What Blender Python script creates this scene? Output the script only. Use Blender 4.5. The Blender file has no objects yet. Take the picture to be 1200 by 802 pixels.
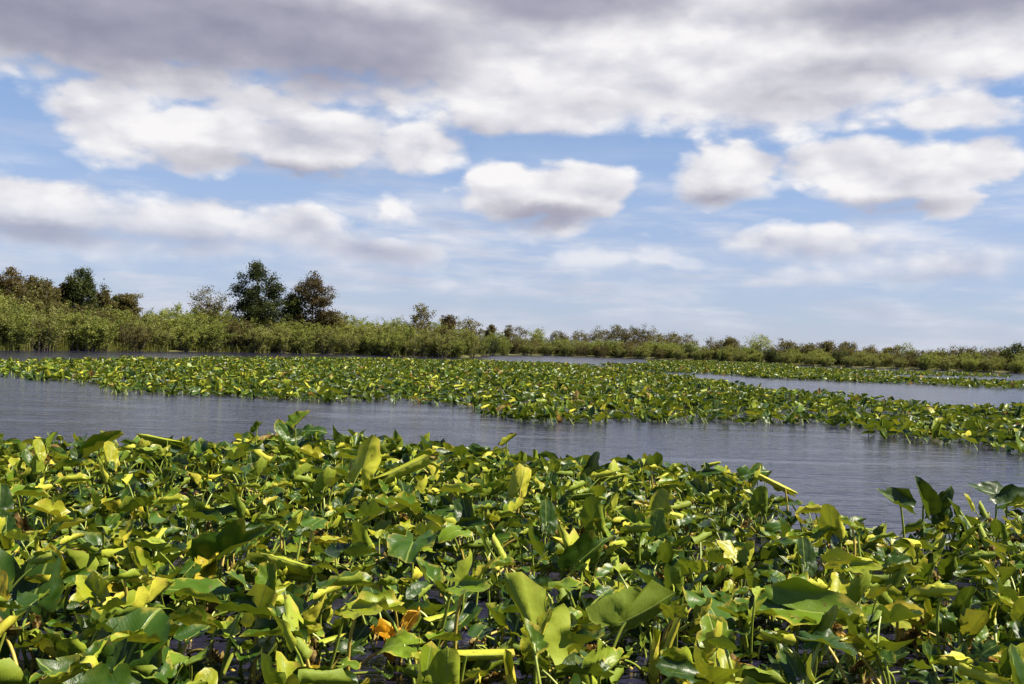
import bpy, math, random
import numpy as np
from mathutils import Vector, Matrix, Quaternion

SC = bpy.context.scene
COL = SC.collection
R = math.radians
rng = np.random.default_rng(11)
rnd = random.Random(5)

# ------------------------------------------------------------------ camera
CAM_H = 1.5
FPX = 1167.0
cam_data = bpy.data.cameras.new('camera')
cam_data.lens = 35.0
cam_data.sensor_width = 36.0
cam_data.clip_start = 0.05
cam_data.clip_end = 20000.0
cam = bpy.data.objects.new('camera', cam_data)
COL.objects.link(cam)
ROLL = R(1.8)
CAM_M = Matrix.Rotation(R(90.12), 3, 'X') @ Matrix.Rotation(ROLL, 3, 'Z')
cam.matrix_world = Matrix.Translation((0, 0, CAM_H)) @ CAM_M.to_4x4()
SC.camera = cam


def ray(u, v):
    """Direction in which the point (u, v) measured in the photograph (1200 x 802) lies."""
    return (CAM_M @ Vector(((u - 600) / FPX, (401 - v) / FPX, -1))).normalized()


def ground(u, v, z=0.0):
    d = ray(u, v)
    t = (z - CAM_H) / d.z
    return Vector((d.x * t, d.y * t, z))


def at_dist(u, v, y):
    d = ray(u, v)
    t = y / d.y
    return Vector((d.x * t, y, CAM_H + d.z * t))


def azel(u, v):
    d = ray(u, v)
    return math.degrees(math.atan2(d.x, d.y)), math.degrees(math.asin(d.z))


# ------------------------------------------------------------------ light
SUN_EL, SUN_AZ = R(52), R(98)      # azimuth clockwise from +Y (view direction): right and a little behind
sun_dir = Vector((math.sin(SUN_AZ) * math.cos(SUN_EL), math.cos(SUN_AZ) * math.cos(SUN_EL), math.sin(SUN_EL)))
sd = bpy.data.lights.new('sun', 'SUN')
sd.energy = 5.0
sd.angle = R(0.5)
sd.color = (1.0, 0.92, 0.76)
sun = bpy.data.objects.new('sun', sd)
sun.rotation_mode = 'QUATERNION'
sun.rotation_quaternion = sun_dir.to_track_quat('Z', 'Y')
COL.objects.link(sun)

SC.view_settings.view_transform = 'Standard'
SC.view_settings.look = 'None'
SC.view_settings.exposure = 1.3
SC.view_settings.gamma = 1.0
SC.view_settings.use_curve_mapping = False
SC.cycles.use_denoising = True
SC.cycles.max_bounces = 6
SC.cycles.transparent_max_bounces = 4
SC.cycles.caustics_reflective = False
SC.cycles.caustics_refractive = False


# ------------------------------------------------------------------ node helper
class NT:
    def __init__(self, tree):
        self.t = tree
        tree.nodes.clear()

    def n(self, typ, **kw):
        nd = self.t.nodes.new(typ)
        for k, v in kw.items():
            setattr(nd, k, v)
        return nd

    def put(self, sock, v):
        if v is None:
            return
        if isinstance(v, bpy.types.NodeSocket):
            self.t.links.new(v, sock)
        else:
            if sock.type == 'RGBA' and len(v) == 3:
                v = (*v, 1)
            sock.default_value = v

    def m(self, op, a, b=None, c=None, clamp=False):
        nd = self.n('ShaderNodeMath', operation=op, use_clamp=clamp)
        self.put(nd.inputs[0], a)
        self.put(nd.inputs[1], b)
        self.put(nd.inputs[2], c)
        return nd.outputs[0]

    def vm(self, op, a, b=None, scale=None):
        nd = self.n('ShaderNodeVectorMath', operation=op)
        self.put(nd.inputs[0], a)
        self.put(nd.inputs[1], b)
        if scale is not None:
            self.put(nd.inputs['Scale'], scale)
        return nd.outputs['Value'] if op in ('LENGTH', 'DOT_PRODUCT') else nd.outputs[0]

    def mix(self, f, a, b, blend='MIX'):
        nd = self.n('ShaderNodeMix', data_type='RGBA', blend_type=blend)
        self.put(nd.inputs[0], f)
        self.put(nd.inputs[6], a)
        self.put(nd.inputs[7], b)
        return nd.outputs[2]

    def noise(self, vec, scale, detail=2.0, rough=0.5, dist=0.0):
        nd = self.n('ShaderNodeTexNoise')
        if vec is not None:
            self.put(nd.inputs['Vector'], vec)
        self.put(nd.inputs['Scale'], scale)
        self.put(nd.inputs['Detail'], detail)
        self.put(nd.inputs['Roughness'], rough)
        self.put(nd.inputs['Distortion'], dist)
        return nd.outputs[0]

    def step(self, v, lo, hi, a=0.0, b=1.0, smooth=True):
        nd = self.n('ShaderNodeMapRange', interpolation_type='SMOOTHSTEP' if smooth else 'LINEAR')
        for i, x in enumerate((v, lo, hi, a, b)):
            self.put(nd.inputs[i], x)
        return nd.outputs[0]

    def ramp(self, v, stops, mode='LINEAR'):
        nd = self.n('ShaderNodeValToRGB')
        nd.color_ramp.interpolation = mode
        el = nd.color_ramp.elements
        while len(el) < len(stops):
            el.new(0.5)
        for e, (p, c) in zip(el, stops):
            e.position = p
            e.color = (*c, 1) if len(c) == 3 else c
        self.put(nd.inputs[0], v)
        return nd.outputs[0]


# ------------------------------------------------------------------ world: physical sky under real cloud cover
world = bpy.data.worlds.new('World')
SC.world = world
world.use_nodes = True
W = NT(world.node_tree)
sky = W.n('ShaderNodeTexSky', sky_type='NISHITA', sun_disc=False, sun_elevation=SUN_EL, sun_rotation=SUN_AZ)
sky.altitude = 0
sky.air_density = 1.0
sky.dust_density = 0.1
sky.ozone_density = 1.6
tc = W.n('ShaderNodeTexCoord').outputs['Generated']
sep = W.n('ShaderNodeSeparateXYZ')
W.put(sep.inputs[0], tc)
az = W.m('MULTIPLY', W.m('ARCTAN2', sep.outputs[0], sep.outputs[1]), 57.2958)
el = W.m('MULTIPLY', W.m('ARCSINE', sep.outputs[2]), 57.2958)
stretch = W.vm('MULTIPLY', tc, (1, 1, 2.0))
warp = W.noise(stretch, 7.0, 5, 0.6)
warp2 = W.noise(W.vm('ADD', stretch, (7.3, 1.1, 4.2)), 7.0, 5, 0.6)
fine = W.noise(stretch, 9.0, 9, 0.55)
fine_up = W.noise(W.vm('ADD', stretch, (0.016, -0.004, 0.045)), 9.0, 9, 0.55)
soft = W.noise(stretch, 3.2, 6, 0.55)
comb = W.n('ShaderNodeCombineXYZ')
W.put(comb.inputs[0], W.m('ADD', az, W.m('MULTIPLY', W.m('SUBTRACT', warp, 0.5), 4.5)))
W.put(comb.inputs[1], W.m('ADD', el, W.m('MULTIPLY', W.m('SUBTRACT', warp2, 0.5), 2.6)))
P = comb.outputs[0]


def blobs(lst):
    """Strongest of a set of soft elliptical cloud masses, each given by its measured centre, radii and weight."""
    out = None
    for (u, v, ru, rv, w) in lst:
        a, e = azel(u, v)
        ra, re = ru / FPX * 57.3, rv / FPX * 57.3
        d = W.vm('LENGTH', W.vm('MULTIPLY', W.vm('SUBTRACT', P, (a, e, 0)), (1 / ra, 1 / re, 0)))
        f = W.m('MULTIPLY_ADD', d, -w, w + 0.0)
        if out is None:
            out = f
        else:
            nd = W.n('ShaderNodeMath', operation='SMOOTH_MAX')
            W.put(nd.inputs[0], out)
            W.put(nd.inputs[1], f)
            W.put(nd.inputs[2], 0.12)
            out = nd.outputs[0]
    return out


white_blobs = [
    (150, -20, 520, 118, 1.5), (640, 20, 430, 150, 1.3), (1040, 10, 340, 125, 1.2), (900, 90, 240, 82, 1.1),
    (130, 132, 88, 58, 1.0), (230, 158, 130, 54, 1.0), (360, 170, 160, 50, 1.0), (480, 180, 95, 42, 1.0),
    (600, 110, 150, 66, 1.0), (1120, 125, 95, 40, 0.8),
    (50, 248, 130, 46, 1.0), (200, 262, 130, 44, 0.9), (340, 278, 150, 42, 0.9), (470, 292, 100, 34, 0.8), (465, 244, 95, 34, 0.34),
    (598, 222, 60, 44, 1.1), (665, 226, 84, 48, 1.1), (650, 270, 90, 24, 0.5),
    (850, 208, 80, 42, 1.0), (885, 190, 48, 32, 1.0), (985, 186, 92, 38, 1.0), (1060, 208, 112, 44, 1.0),
    (1155, 192, 60, 34, 1.0), (1112, 240, 50, 28, 0.9),
    (950, 292, 150, 30, 0.75), (1100, 308, 160, 34, 0.85), (940, 326, 100, 20, 0.6), (720, 305, 150, 28, 0.5),
    (290, 122, 90, 34, 0.9), (215, 95, 100, 40, 0.9), (60, 282, 190, 30, 0.8), (250, 298, 210, 26, 0.75), (300, 320, 190, 18, 0.45), (520, 330, 170, 22, 0.5), (780, 340, 200, 20, 0.45),
]
grey_blobs = [
    (120, 20, 420, 84, 1.1), (380, 50, 260, 76, 1.1), (660, 5, 210, 46, 0.9), (1090, 5, 260, 50, 0.8), (1010, 80, 130, 28, 0.5),
    (690, 118, 150, 28, 0.28), (930, 112, 130, 26, 0.35), (560, 155, 90, 30, 0.45), (40, 272, 150, 26, 0.8), (230, 285, 160, 22, 0.5), (430, 290, 120, 24, 0.5),
    (635, 254, 110, 24, 0.75), (840, 232, 80, 20, 0.6), (1050, 246, 120, 22, 0.7), (330, 200, 230, 22, 0.6), (1090, 322, 150, 14, 0.4),
]
wf = blobs(white_blobs)
gf = blobs(grey_blobs)
# the rest of the sky, off to the sides, overhead and behind, carries broken cloud, thinned to lower the fill light
sidef = W.m('MAXIMUM', W.step(W.m('ABSOLUTE', az), 29, 40), W.step(el, 21, 30))
away = W.m('MULTIPLY', W.m('SUBTRACT', soft, 0.60), 4.2)
wf = W.m('ADD', W.m('MULTIPLY', wf, W.m('SUBTRACT', 1, sidef)), W.m('MULTIPLY', away, sidef))
gf = W.m('ADD', W.m('MULTIPLY', gf, W.m('SUBTRACT', 1, sidef)), W.m('MULTIPLY', W.m('SUBTRACT', away, 0.35), sidef))
tiny = W.noise(stretch, 30.0, 7, 0.6)


def puffs(vec, scale):
    nd = W.n('ShaderNodeTexVoronoi', feature='SMOOTH_F1')
    W.put(nd.inputs['Vector'], vec)
    nd.inputs['Scale'].default_value = scale
    nd.inputs['Smoothness'].default_value = 0.6
    return nd.outputs['Distance']


wv_ = W.vm('ADD', stretch, W.vm('SCALE', W.vm('ADD', W.n('ShaderNodeCombineXYZ').outputs[0], W.vm('MULTIPLY', (1, 1, 1), warp)), None, scale=0.08))
wv_up = W.vm('ADD', wv_, (0.010, -0.003, 0.024))
puff = W.m('ADD', W.m('MULTIPLY', W.m('SUBTRACT', 0.42, puffs(wv_, 15.0)), 0.75), W.m('MULTIPLY', W.m('SUBTRACT', 0.42, puffs(wv_, 38.0)), 0.38))
puff_up = W.m('ADD', W.m('MULTIPLY', W.m('SUBTRACT', 0.42, puffs(wv_up, 15.0)), 0.75), 0.0)
fn = W.m('ADD', W.m('SUBTRACT', fine, 0.5), W.m('MULTIPLY', W.m('SUBTRACT', tiny, 0.5), 0.42))
cover = W.step(W.m('ADD', wf, W.m('ADD', W.m('MULTIPLY', fn, 0.75), W.m('MULTIPLY', puff, 0.7))), W.step(el, 8, 3.5, 0.0, -0.10), W.step(el, 8, 3.5, 0.38, 0.80))
cover = W.m('MULTIPLY', cover, W.step(el, 8, 3, 1.0, 0.75))
# thin streaky veil near the horizon
veil_n = W.noise(W.vm('MULTIPLY', tc, (1, 1, 7.0)), 6.0, 7, 0.6)
veil = W.m('MULTIPLY', W.step(veil_n, 0.38, 0.70), W.m('MULTIPLY', W.step(el, 13, 5), 0.78))
cover = W.m('MAXIMUM', cover, veil)
greyness = W.step(W.m('ADD', gf, W.m('MULTIPLY', fn, 0.45)), 0.0, 0.7)
relief = W.m('ADD', W.m('MULTIPLY', W.m('SUBTRACT', fine, fine_up), 1.7), W.m('ADD', W.m('MULTIPLY', W.m('SUBTRACT', tiny, 0.5), 0.30), W.m('MULTIPLY', W.m('SUBTRACT', puff, puff_up), 1.25)))
white = W.mix(W.m('ADD', 0.70, relief, clamp=True), (0.56, 0.56, 0.65), (0.97, 0.95, 0.95))
grey = W.mix(W.m('ADD', W.m('MULTIPLY', W.m('SUBTRACT', soft, 0.3), 2.0), W.m('MULTIPLY', relief, 0.5), clamp=True), (0.30, 0.30, 0.39), (0.50, 0.49, 0.58))
cloud_col = W.mix(greyness, white, grey)
# lower clouds fade a little into the blue distance
cloud_col = W.mix(W.m('MULTIPLY', W.step(el, 8, 0), 0.5), cloud_col, (0.47, 0.53, 0.70))
SKY_STRENGTH = 0.0505
sky_tint = W.mix(1.0, sky.outputs[0], W.mix(W.step(el, 14, 0), (0.88, 0.95, 1.10), (0.74, 0.84, 1.12)), 'MULTIPLY')
haze_rad = W.vm('SCALE', (0.42, 0.47, 0.66), None, scale=1.0 / (SKY_STRENGTH * 2 ** 1.3))
sky_tint = W.mix(W.step(el, 18, 2, 0.0, 0.60), sky_tint, haze_rad)
cloud_rad = W.vm('SCALE', cloud_col, None, scale=1.0 / (SKY_STRENGTH * 2 ** 1.3))
col = W.mix(W.m('MULTIPLY', cover, 0.97), sky_tint, cloud_rad)
bg = W.n('ShaderNodeBackground')
W.put(bg.inputs[0], col)
bg.inputs[1].default_value = SKY_STRENGTH
wo = W.n('ShaderNodeOutputWorld')
W.t.links.new(bg.outputs[0], wo.inputs[0])


# ------------------------------------------------------------------ materials
def mat(name):
    m = bpy.data.materials.new(name)
    m.use_nodes = True
    return m, NT(m.node_tree)


def out(n, shader, disp=None):
    o = n.n('ShaderNodeOutputMaterial')
    n.t.links.new(shader, o.inputs[0])


def principled(n, color, rough, **kw):
    p = n.n('ShaderNodeBsdfPrincipled')
    n.put(p.inputs['Base Color'], color)
    n.put(p.inputs['Roughness'], rough)
    for k, v in kw.items():
        n.put(p.inputs[k.replace('_', ' ')], v)
    return p


def leaf_material():
    m, n = mat('pond_leaf')
    at = n.n('ShaderNodeAttribute', attribute_name='leafdata')
    s = n.n('ShaderNodeSeparateColor')
    n.put(s.inputs[0], at.outputs['Color'])
    oi = n.n('ShaderNodeObjectInfo')
    so = n.n('ShaderNodeSeparateColor')
    n.put(so.inputs[0], oi.outputs['Color'])
    val = n.m('FRACT', n.m('ADD', s.outputs[0], so.outputs[0]))
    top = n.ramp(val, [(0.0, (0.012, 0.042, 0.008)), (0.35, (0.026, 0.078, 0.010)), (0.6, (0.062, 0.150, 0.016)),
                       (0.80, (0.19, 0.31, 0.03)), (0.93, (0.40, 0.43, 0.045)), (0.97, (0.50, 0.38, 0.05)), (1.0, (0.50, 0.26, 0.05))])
    under = n.ramp(val, [(0.0, (0.11, 0.17, 0.022)), (0.5, (0.30, 0.37, 0.045)), (0.8, (0.48, 0.50, 0.07)),
                         (0.93, (0.55, 0.50, 0.08)), (0.97, (0.62, 0.50, 0.07)), (1.0, (0.55, 0.30, 0.05))])
    top = n.mix(1.0, top, (.60, .56, .26), 'MULTIPLY')
    under = n.mix(1.0, under, (.80, .78, .44), 'MULTIPLY')
    geo = n.n('ShaderNodeNewGeometry')
    uv = n.n('ShaderNodeUVMap', uv_map='flat').outputs[0]
    sx = n.n('ShaderNodeSeparateXYZ')
    n.put(sx.inputs[0], uv)
    ax = n.m('ABSOLUTE', sx.outputs[0])
    # lateral veins run out and forward from the midrib
    vph = n.m('MULTIPLY', n.m('ADD', n.m('SUBTRACT', sx.outputs[1], n.m('MULTIPLY', ax, 0.75)), n.m('MULTIPLY', n.noise(n.vm('MULTIPLY', uv, (1, 1, 1)), 3.5, 2, 0.5), 0.12)), 72.0)
    vein = n.m('POWER', n.m('ABSOLUTE', n.m('SINE', vph)), 7.0)
    midrib = n.step(ax, 0.022, 0.008)
    blot = n.noise(n.vm('MULTIPLY', uv, (1, 1, 1)), 5.0, 5, 0.6)
    obj_n = n.noise(n.n('ShaderNodeTexCoord').outputs['Object'], 9.0, 5, 0.6)
    top = n.mix(n.m('MULTIPLY', vein, 0.09), top, (0.11, 0.15, 0.02))
    top = n.mix(n.m('MULTIPLY', n.step(obj_n, 0.35, 0.7), 0.35), top, n.mix(0.5, top, (0.09, 0.13, 0.012)))
    c = n.mix(geo.outputs['Backfacing'], top, under)
    c = n.mix(n.m('MULTIPLY', midrib, 0.65), c, (0.20, 0.25, 0.05))
    # worn yellow to brown margins and blotches
    edge = n.m('MULTIPLY', n.step(n.m('ADD', s.outputs[1], n.m('MULTIPLY', n.m('SUBTRACT', obj_n, 0.5), 1.5)), 0.86, 1.16), n.step(val, 0.1, 0.7))
    c = n.mix(n.m('MULTIPLY', edge, 0.85), c, (0.36, 0.29, 0.04))
    spot = n.m('MULTIPLY', n.step(n.noise(n.n('ShaderNodeTexCoord').outputs['Object'], 30.0, 4, 0.6), 0.64, 0.69), n.step(val, 0.15, 0.5))
    c = n.mix(n.m('MULTIPLY', spot, 0.8), c, (0.10, 0.05, 0.02))
    bump = n.n('ShaderNodeBump')
    bump.inputs['Strength'].default_value = 0.55
    bump.inputs['Distance'].default_value = 0.004
    n.put(bump.inputs['Height'], n.m('ADD', n.m('MULTIPLY', vein, 0.07), n.m('ADD', n.m('MULTIPLY', midrib, -1.0), n.m('MULTIPLY', obj_n, 2.6))))
    rough = n.m('ADD', 0.28, n.m('MULTIPLY', blot, 0.22))
    p = principled(n, c, n.m('ADD', rough, n.m('MULTIPLY', geo.outputs['Backfacing'], 0.22)), Specular_IOR_Level=0.27)
    n.put(p.inputs['Normal'], bump.outputs[0])
    tr = n.n('ShaderNodeBsdfTranslucent')
    n.put(tr.inputs[0], n.mix(0.5, n.mix(1.0, c, (1.5, 1.5, 0.8), 'MULTIPLY'), (0.18, 0.24, 0.015)))
    mx = n.n('ShaderNodeMixShader')
    mx.inputs[0].default_value = 0.13
    n.t.links.new(p.outputs[0], mx.inputs[1])
    n.t.links.new(tr.outputs[0], mx.inputs[2])
    out(n, mx.outputs[0])
    return m


def simple(name, stops, rough, scale=6.0, bump=0.3, spec=0.4, dist=0.01, transl=None, rand=0.0):
    m, n = mat(name)
    tcn = n.n('ShaderNodeTexCoord').outputs['Object']
    nz = n.noise(tcn, scale, 6, 0.62)
    v = nz
    if rand:
        oi = n.n('ShaderNodeObjectInfo')
        v = n.m('ADD', n.m('MULTIPLY', n.m('SUBTRACT', nz, 0.5), 1.2), n.m('ADD', 0.5 - rand / 2, n.m('MULTIPLY', oi.outputs['Random'], rand)), clamp=True)
    c = n.ramp(v, stops)
    p = principled(n, c, rough, Specular_IOR_Level=spec)
    b = n.n('ShaderNodeBump')
    b.inputs['Strength'].default_value = bump
    b.inputs['Distance'].default_value = dist
    n.put(b.inputs['Height'], n.noise(tcn, scale * 4, 5, 0.6))
    n.put(p.inputs['Normal'], b.outputs[0])
    sh = p.outputs[0]
    if transl:
        tr = n.n('ShaderNodeBsdfTranslucent')
        n.put(tr.inputs[0], n.mix(1.0, c, transl, 'MULTIPLY'))
        mx = n.n('ShaderNodeMixShader')
        mx.inputs[0].default_value = 0.35
        n.t.links.new(sh, mx.inputs[1])
        n.t.links.new(tr.outputs[0], mx.inputs[2])
        sh = mx.outputs[0]
    out(n, sh)
    return m


M_LEAF = leaf_material()
M_STALK = simple('stalk_green', [(0.3, (0.13, 0.19, 0.02)), (0.7, (0.26, 0.28, 0.035))], 0.38, 14, 0.2, 0.5, 0.003)
M_STALK_OLD = simple('stalk_yellow', [(0.3, (0.28, 0.21, 0.04)), (0.7, (0.44, 0.34, 0.06))], 0.5, 14, 0.3, 0.4, 0.003)
M_DEAD = simple('withered_leaf', [(0.3, (0.07, 0.04, 0.018)), (0.48, (0.20, 0.13, 0.045)), (0.66, (0.40, 0.31, 0.09))], 0.75, 9, 0.6, 0.2, 0.008, (1.2, 1.0, 0.6))
M_ORANGE = simple('withered_orange_leaf', [(0.25, (0.45, 0.22, 0.02)), (0.55, (0.62, 0.38, 0.04)), (0.8, (0.62, 0.46, 0.10))], 0.6, 12, 0.6, 0.3, 0.006, (1.2, 1.0, 0.5))
M_FLOWER = simple('yellow_flower', [(0.3, (0.62, 0.50, 0.05)), (0.7, (0.75, 0.66, 0.12))], 0.45, 20, 0.2)
M_BARK = simple('grey_bark', [(0.3, (0.07, 0.055, 0.045)), (0.7, (0.18, 0.15, 0.12))], 0.9, 5, 0.7, 0.15, 0.03)


def foliage(name, dark, mid, light, transl=(1.3, 1.35, 0.6)):
    m, n = mat(name)
    at = n.n('ShaderNodeAttribute', attribute_name='tint')
    oi = n.n('ShaderNodeObjectInfo')
    tcn = n.n('ShaderNodeTexCoord').outputs['Object']
    nz = n.noise(tcn, 1.1, 4, 0.6)
    v = n.m('ADD', n.m('MULTIPLY', n.m('SUBTRACT', nz, 0.5), 1.2),
            n.m('ADD', n.m('MULTIPLY', at.outputs['Fac'], 0.75), n.m('MULTIPLY', n.m('SUBTRACT', oi.outputs['Random'], 0.3), 0.3)), clamp=True)
    dark, mid, light = [tuple(x * .66 for x in q_) for q_ in (dark, mid, light)]
    c = n.ramp(v, [(0.1, dark), (0.5, mid), (0.9, light)])
    p = principled(n, c, 0.6, Specular_IOR_Level=0.2)
    tr = n.n('ShaderNodeBsdfTranslucent')
    n.put(tr.inputs[0], n.mix(1.0, c, transl, 'MULTIPLY'))
    mx = n.n('ShaderNodeMixShader')
    mx.inputs[0].default_value = 0.35
    n.t.links.new(p.outputs[0], mx.inputs[1])
    n.t.links.new(tr.outputs[0], mx.inputs[2])
    out(n, mx.outputs[0])
    return m


F_WILLOW = foliage('willow_leaves', (0.15, 0.18, 0.040), (0.28, 0.31, 0.068), (0.42, 0.42, 0.11))
F_OLIVE = foliage('olive_leaves', (0.15, 0.165, 0.045), (0.27, 0.28, 0.075), (0.38, 0.36, 0.12))
F_DARK = foliage('dark_green_leaves', (0.024, 0.036, 0.010), (0.062, 0.080, 0.018), (0.14, 0.155, 0.035))
F_BROWN = foliage('red_brown_leaves', (0.058, 0.048, 0.020), (0.130, 0.105, 0.038), (0.22, 0.175, 0.060), (1.3, 1.0, 0.6))
F_OLBR = foliage('brown_green_leaves', (0.085, 0.075, 0.025), (0.165, 0.145, 0.045), (0.26, 0.23, 0.075), (1.3, 1.2, 0.6))
F_REED = foliage('reed_blades', (0.13, 0.14, 0.03), (0.22, 0.22, 0.05), (0.34, 0.31, 0.09))


def water_material():
    m, n = mat('pond_water')
    g = n.n('ShaderNodeNewGeometry').outputs['Position']
    r1 = n.noise(n.vm('MULTIPLY', g, (1.0, 2.3, 1)), 5.0, 4, 0.6, 0.3)
    r2 = n.noise(n.vm('MULTIPLY', g, (0.6, 2.0, 1)), 1.1, 3, 0.55, 0.2)
    calm = n.noise(n.vm('MULTIPLY', g, (0.25, 1.0, 1)), 0.9, 5, 0.65)
    h = n.m('ADD', n.m('MULTIPLY', r1, 0.016), n.m('MULTIPLY', r2, 0.050))
    h = n.m('MULTIPLY', h, n.step(calm, 0.36, 0.62, 0.40, 1.15))
    b = n.n('ShaderNodeBump')
    b.inputs['Strength'].default_value = 1.0
    b.inputs['Distance'].default_value = 1.0
    n.put(b.inputs['Height'], h)
    p = principled(n, (0.012, 0.011, 0.026), 0.14, IOR=1.333, Specular_IOR_Level=0.5)
    n.put(p.inputs['Normal'], b.outputs[0])
    out(n, p.outputs[0])
    return m


M_WATER = water_material()
M_GROUND = simple('marsh_ground', [(0.3, (0.04, 0.035, 0.02)), (0.7, (0.10, 0.10, 0.035))], 0.95, 0.8, 0.6, 0.1, 0.05)


# ------------------------------------------------------------------ mesh building
def mesh_from(name, V, F, mats, uv=None, data=None, tint=None, midx=None, smooth=True):
    """V (n,3); F (m,k) with k = 3 or 4; data/tint per vertex; uv per vertex."""
    me = bpy.data.meshes.new(name)
    V = np.asarray(V, dtype=np.float32)
    F = np.asarray(F, dtype=np.int32)
    k = F.shape[1]
    me.vertices.add(len(V))
    me.vertices.foreach_set('co', V.ravel())
    me.loops.add(F.size)
    me.loops.foreach_set('vertex_index', F.ravel())
    me.polygons.add(len(F))
    me.polygons.foreach_set('loop_start', np.arange(0, F.size, k, dtype=np.int32))
    me.polygons.foreach_set('loop_total', np.full(len(F), k, dtype=np.int32))
    if midx is not None:
        me.polygons.foreach_set('material_index', np.asarray(midx, dtype=np.int32))
    if uv is not None:
        ul = me.uv_layers.new(name='flat')
        ul.data.foreach_set('uv', np.asarray(uv, dtype=np.float32)[F.ravel()].ravel())
    if data is not None:
        a = me.attributes.new('leafdata', 'FLOAT_COLOR', 'POINT')
        a.data.foreach_set('color', np.asarray(data, dtype=np.float32).ravel())
    if tint is not None:
        a = me.attributes.new('tint', 'FLOAT', 'POINT')
        a.data.foreach_set('value', np.asarray(tint, dtype=np.float32).ravel())
    for m in mats:
        me.materials.append(m)
    me.update(calc_edges=True)
    me.polygons.foreach_set('use_smooth', np.full(len(F), smooth, dtype=bool))
    return me


def link(name, me, parent=None, loc=None, rot=None):
    o = bpy.data.objects.new(name, me)
    COL.objects.link(o)
    if parent is not None:
        o.parent = parent
    if loc is not None:
        o.location = loc
    if rot is not None:
        o.rotation_mode = 'QUATERNION'
        o.rotation_quaternion = rot
    return o


def tag(o, label, cat, group=None, kind=None):
    if label:
        o['label'] = label
    if cat:
        o['category'] = cat
    if group:
        o['group'] = group
    if kind:
        o['kind'] = kind
    return o


# ---- the blade of a pond leaf -------------------------------------------------
def blade(L, fold=0.3, k=(3, 3), arch=-1.0, wave=0.008, nw=4, tear=0.0, seed=0, NA=24, NR=6, crumple=0.0, width=1.0, pw=2.6):
    """Heart-shaped blade, attachment at the origin, midrib along +Y, upper face +Z."""
    g = np.random.default_rng(seed)
    amax = R(168)
    th = np.linspace(-amax, amax, NA + 1)
    a = np.abs(th)
    # radius of the outline against the angle from the tip
    keys = np.radians([0, 12, 30, 55, 80, 105, 130, 150, 162, 168])
    vals = np.array([0.73, 0.655, 0.525, 0.44, 0.405, 0.395, 0.415, 0.44, 0.42, 0.30])
    r = np.interp(a, keys, vals) * L
    if tear > 0:
        for _ in range(int(3 + tear * 10)):
            c = g.uniform(-2.7, 2.7)
            w = g.uniform(0.04, 0.12)
            r *= 1 - np.exp(-((th - c) / w) ** 2) * g.uniform(0.1, 0.45) * min(1, tear * 2)
    r *= 1 + g.normal(0, 0.034, len(r)) + .03 * np.sin(th * 9 + seed)
    V, U, rad = [(0, 0, 0)], [(0, 0)], [0.0]
    ph = g.uniform(0, 6.28, 2)
    kx = np.where(th > 0, k[0], k[1])
    fs = fold + (g.normal(0, 0.08), g.normal(0, 0.08))[0]
    rows = []
    for j in range(1, NR + 1):
        f = (j / NR) ** 0.85
        x = r * f * np.sin(th) * width
        y = r * f * np.cos(th)
        s = np.abs(x)
        kk = kx / 1.0 + 1e-4
        smax = .44 * L
        q = np.linspace(0, 1, 24)
        ph_ = fs + (kk * smax)[:, None] * (q[None] ** pw)
        cX = np.concatenate([np.zeros((len(s), 1)), np.cumsum((np.cos(ph_[:, 1:]) + np.cos(ph_[:, :-1])) / 2, 1)], 1) * smax / 23
        cZ = np.concatenate([np.zeros((len(s), 1)), np.cumsum((np.sin(ph_[:, 1:]) + np.sin(ph_[:, :-1])) / 2, 1)], 1) * smax / 23
        tq = np.clip(s / smax, 0, 1) * 23
        i0 = np.minimum(tq.astype(int), 22)
        fr = tq - i0
        ar = np.arange(len(s))
        X = (cX[ar, i0] * (1 - fr) + cX[ar, i0 + 1] * fr) * np.sign(x)
        Z = cZ[ar, i0] * (1 - fr) + cZ[ar, i0 + 1] * fr
        Z = Z + wave * f * f * np.sin(nw * th + ph[0]) * (1 + 0.6 * np.sin(2.3 * nw * th + ph[1]))
        Z = Z + .030 * L * f * (np.sin(x / L * 21 + y / L * 9 + ph[0] * 3) * np.sin(y / L * 17 - x / L * 6 + ph[1] * 3)) + g.normal(0, .0022, len(x)) * f
        if crumple:
            X = X + g.normal(0, crumple, len(X)) * f
            Z = Z + g.normal(0, crumple, len(X)) * f
            y = y + g.normal(0, crumple, len(X)) * f
        c = arch + 1e-4
        ang = c * y
        Y2 = np.sin(ang) / c - Z * np.sin(ang)
        Z2 = (1 - np.cos(ang)) / c + Z * np.cos(ang)
        rows.append(np.stack([X, Y2, Z2], 1))
        U += list(zip(x / L, y / L))
        rad += [f] * len(x)
    V = np.vstack([np.array(V, float)] + rows)
    n = NA + 1
    tri = [(0, 1 + i + 1, 1 + i) for i in range(NA)]
    for j in range(1, NR):
        b0, b1 = 1 + (j - 1) * n, 1 + j * n
        for i in range(NA):
            tri.append((b0 + i, b0 + i + 1, b1 + i))
            tri.append((b0 + i + 1, b1 + i + 1, b1 + i))
    F = np.array(tri)
    return V, F, np.array(U), np.array(rad)


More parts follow.
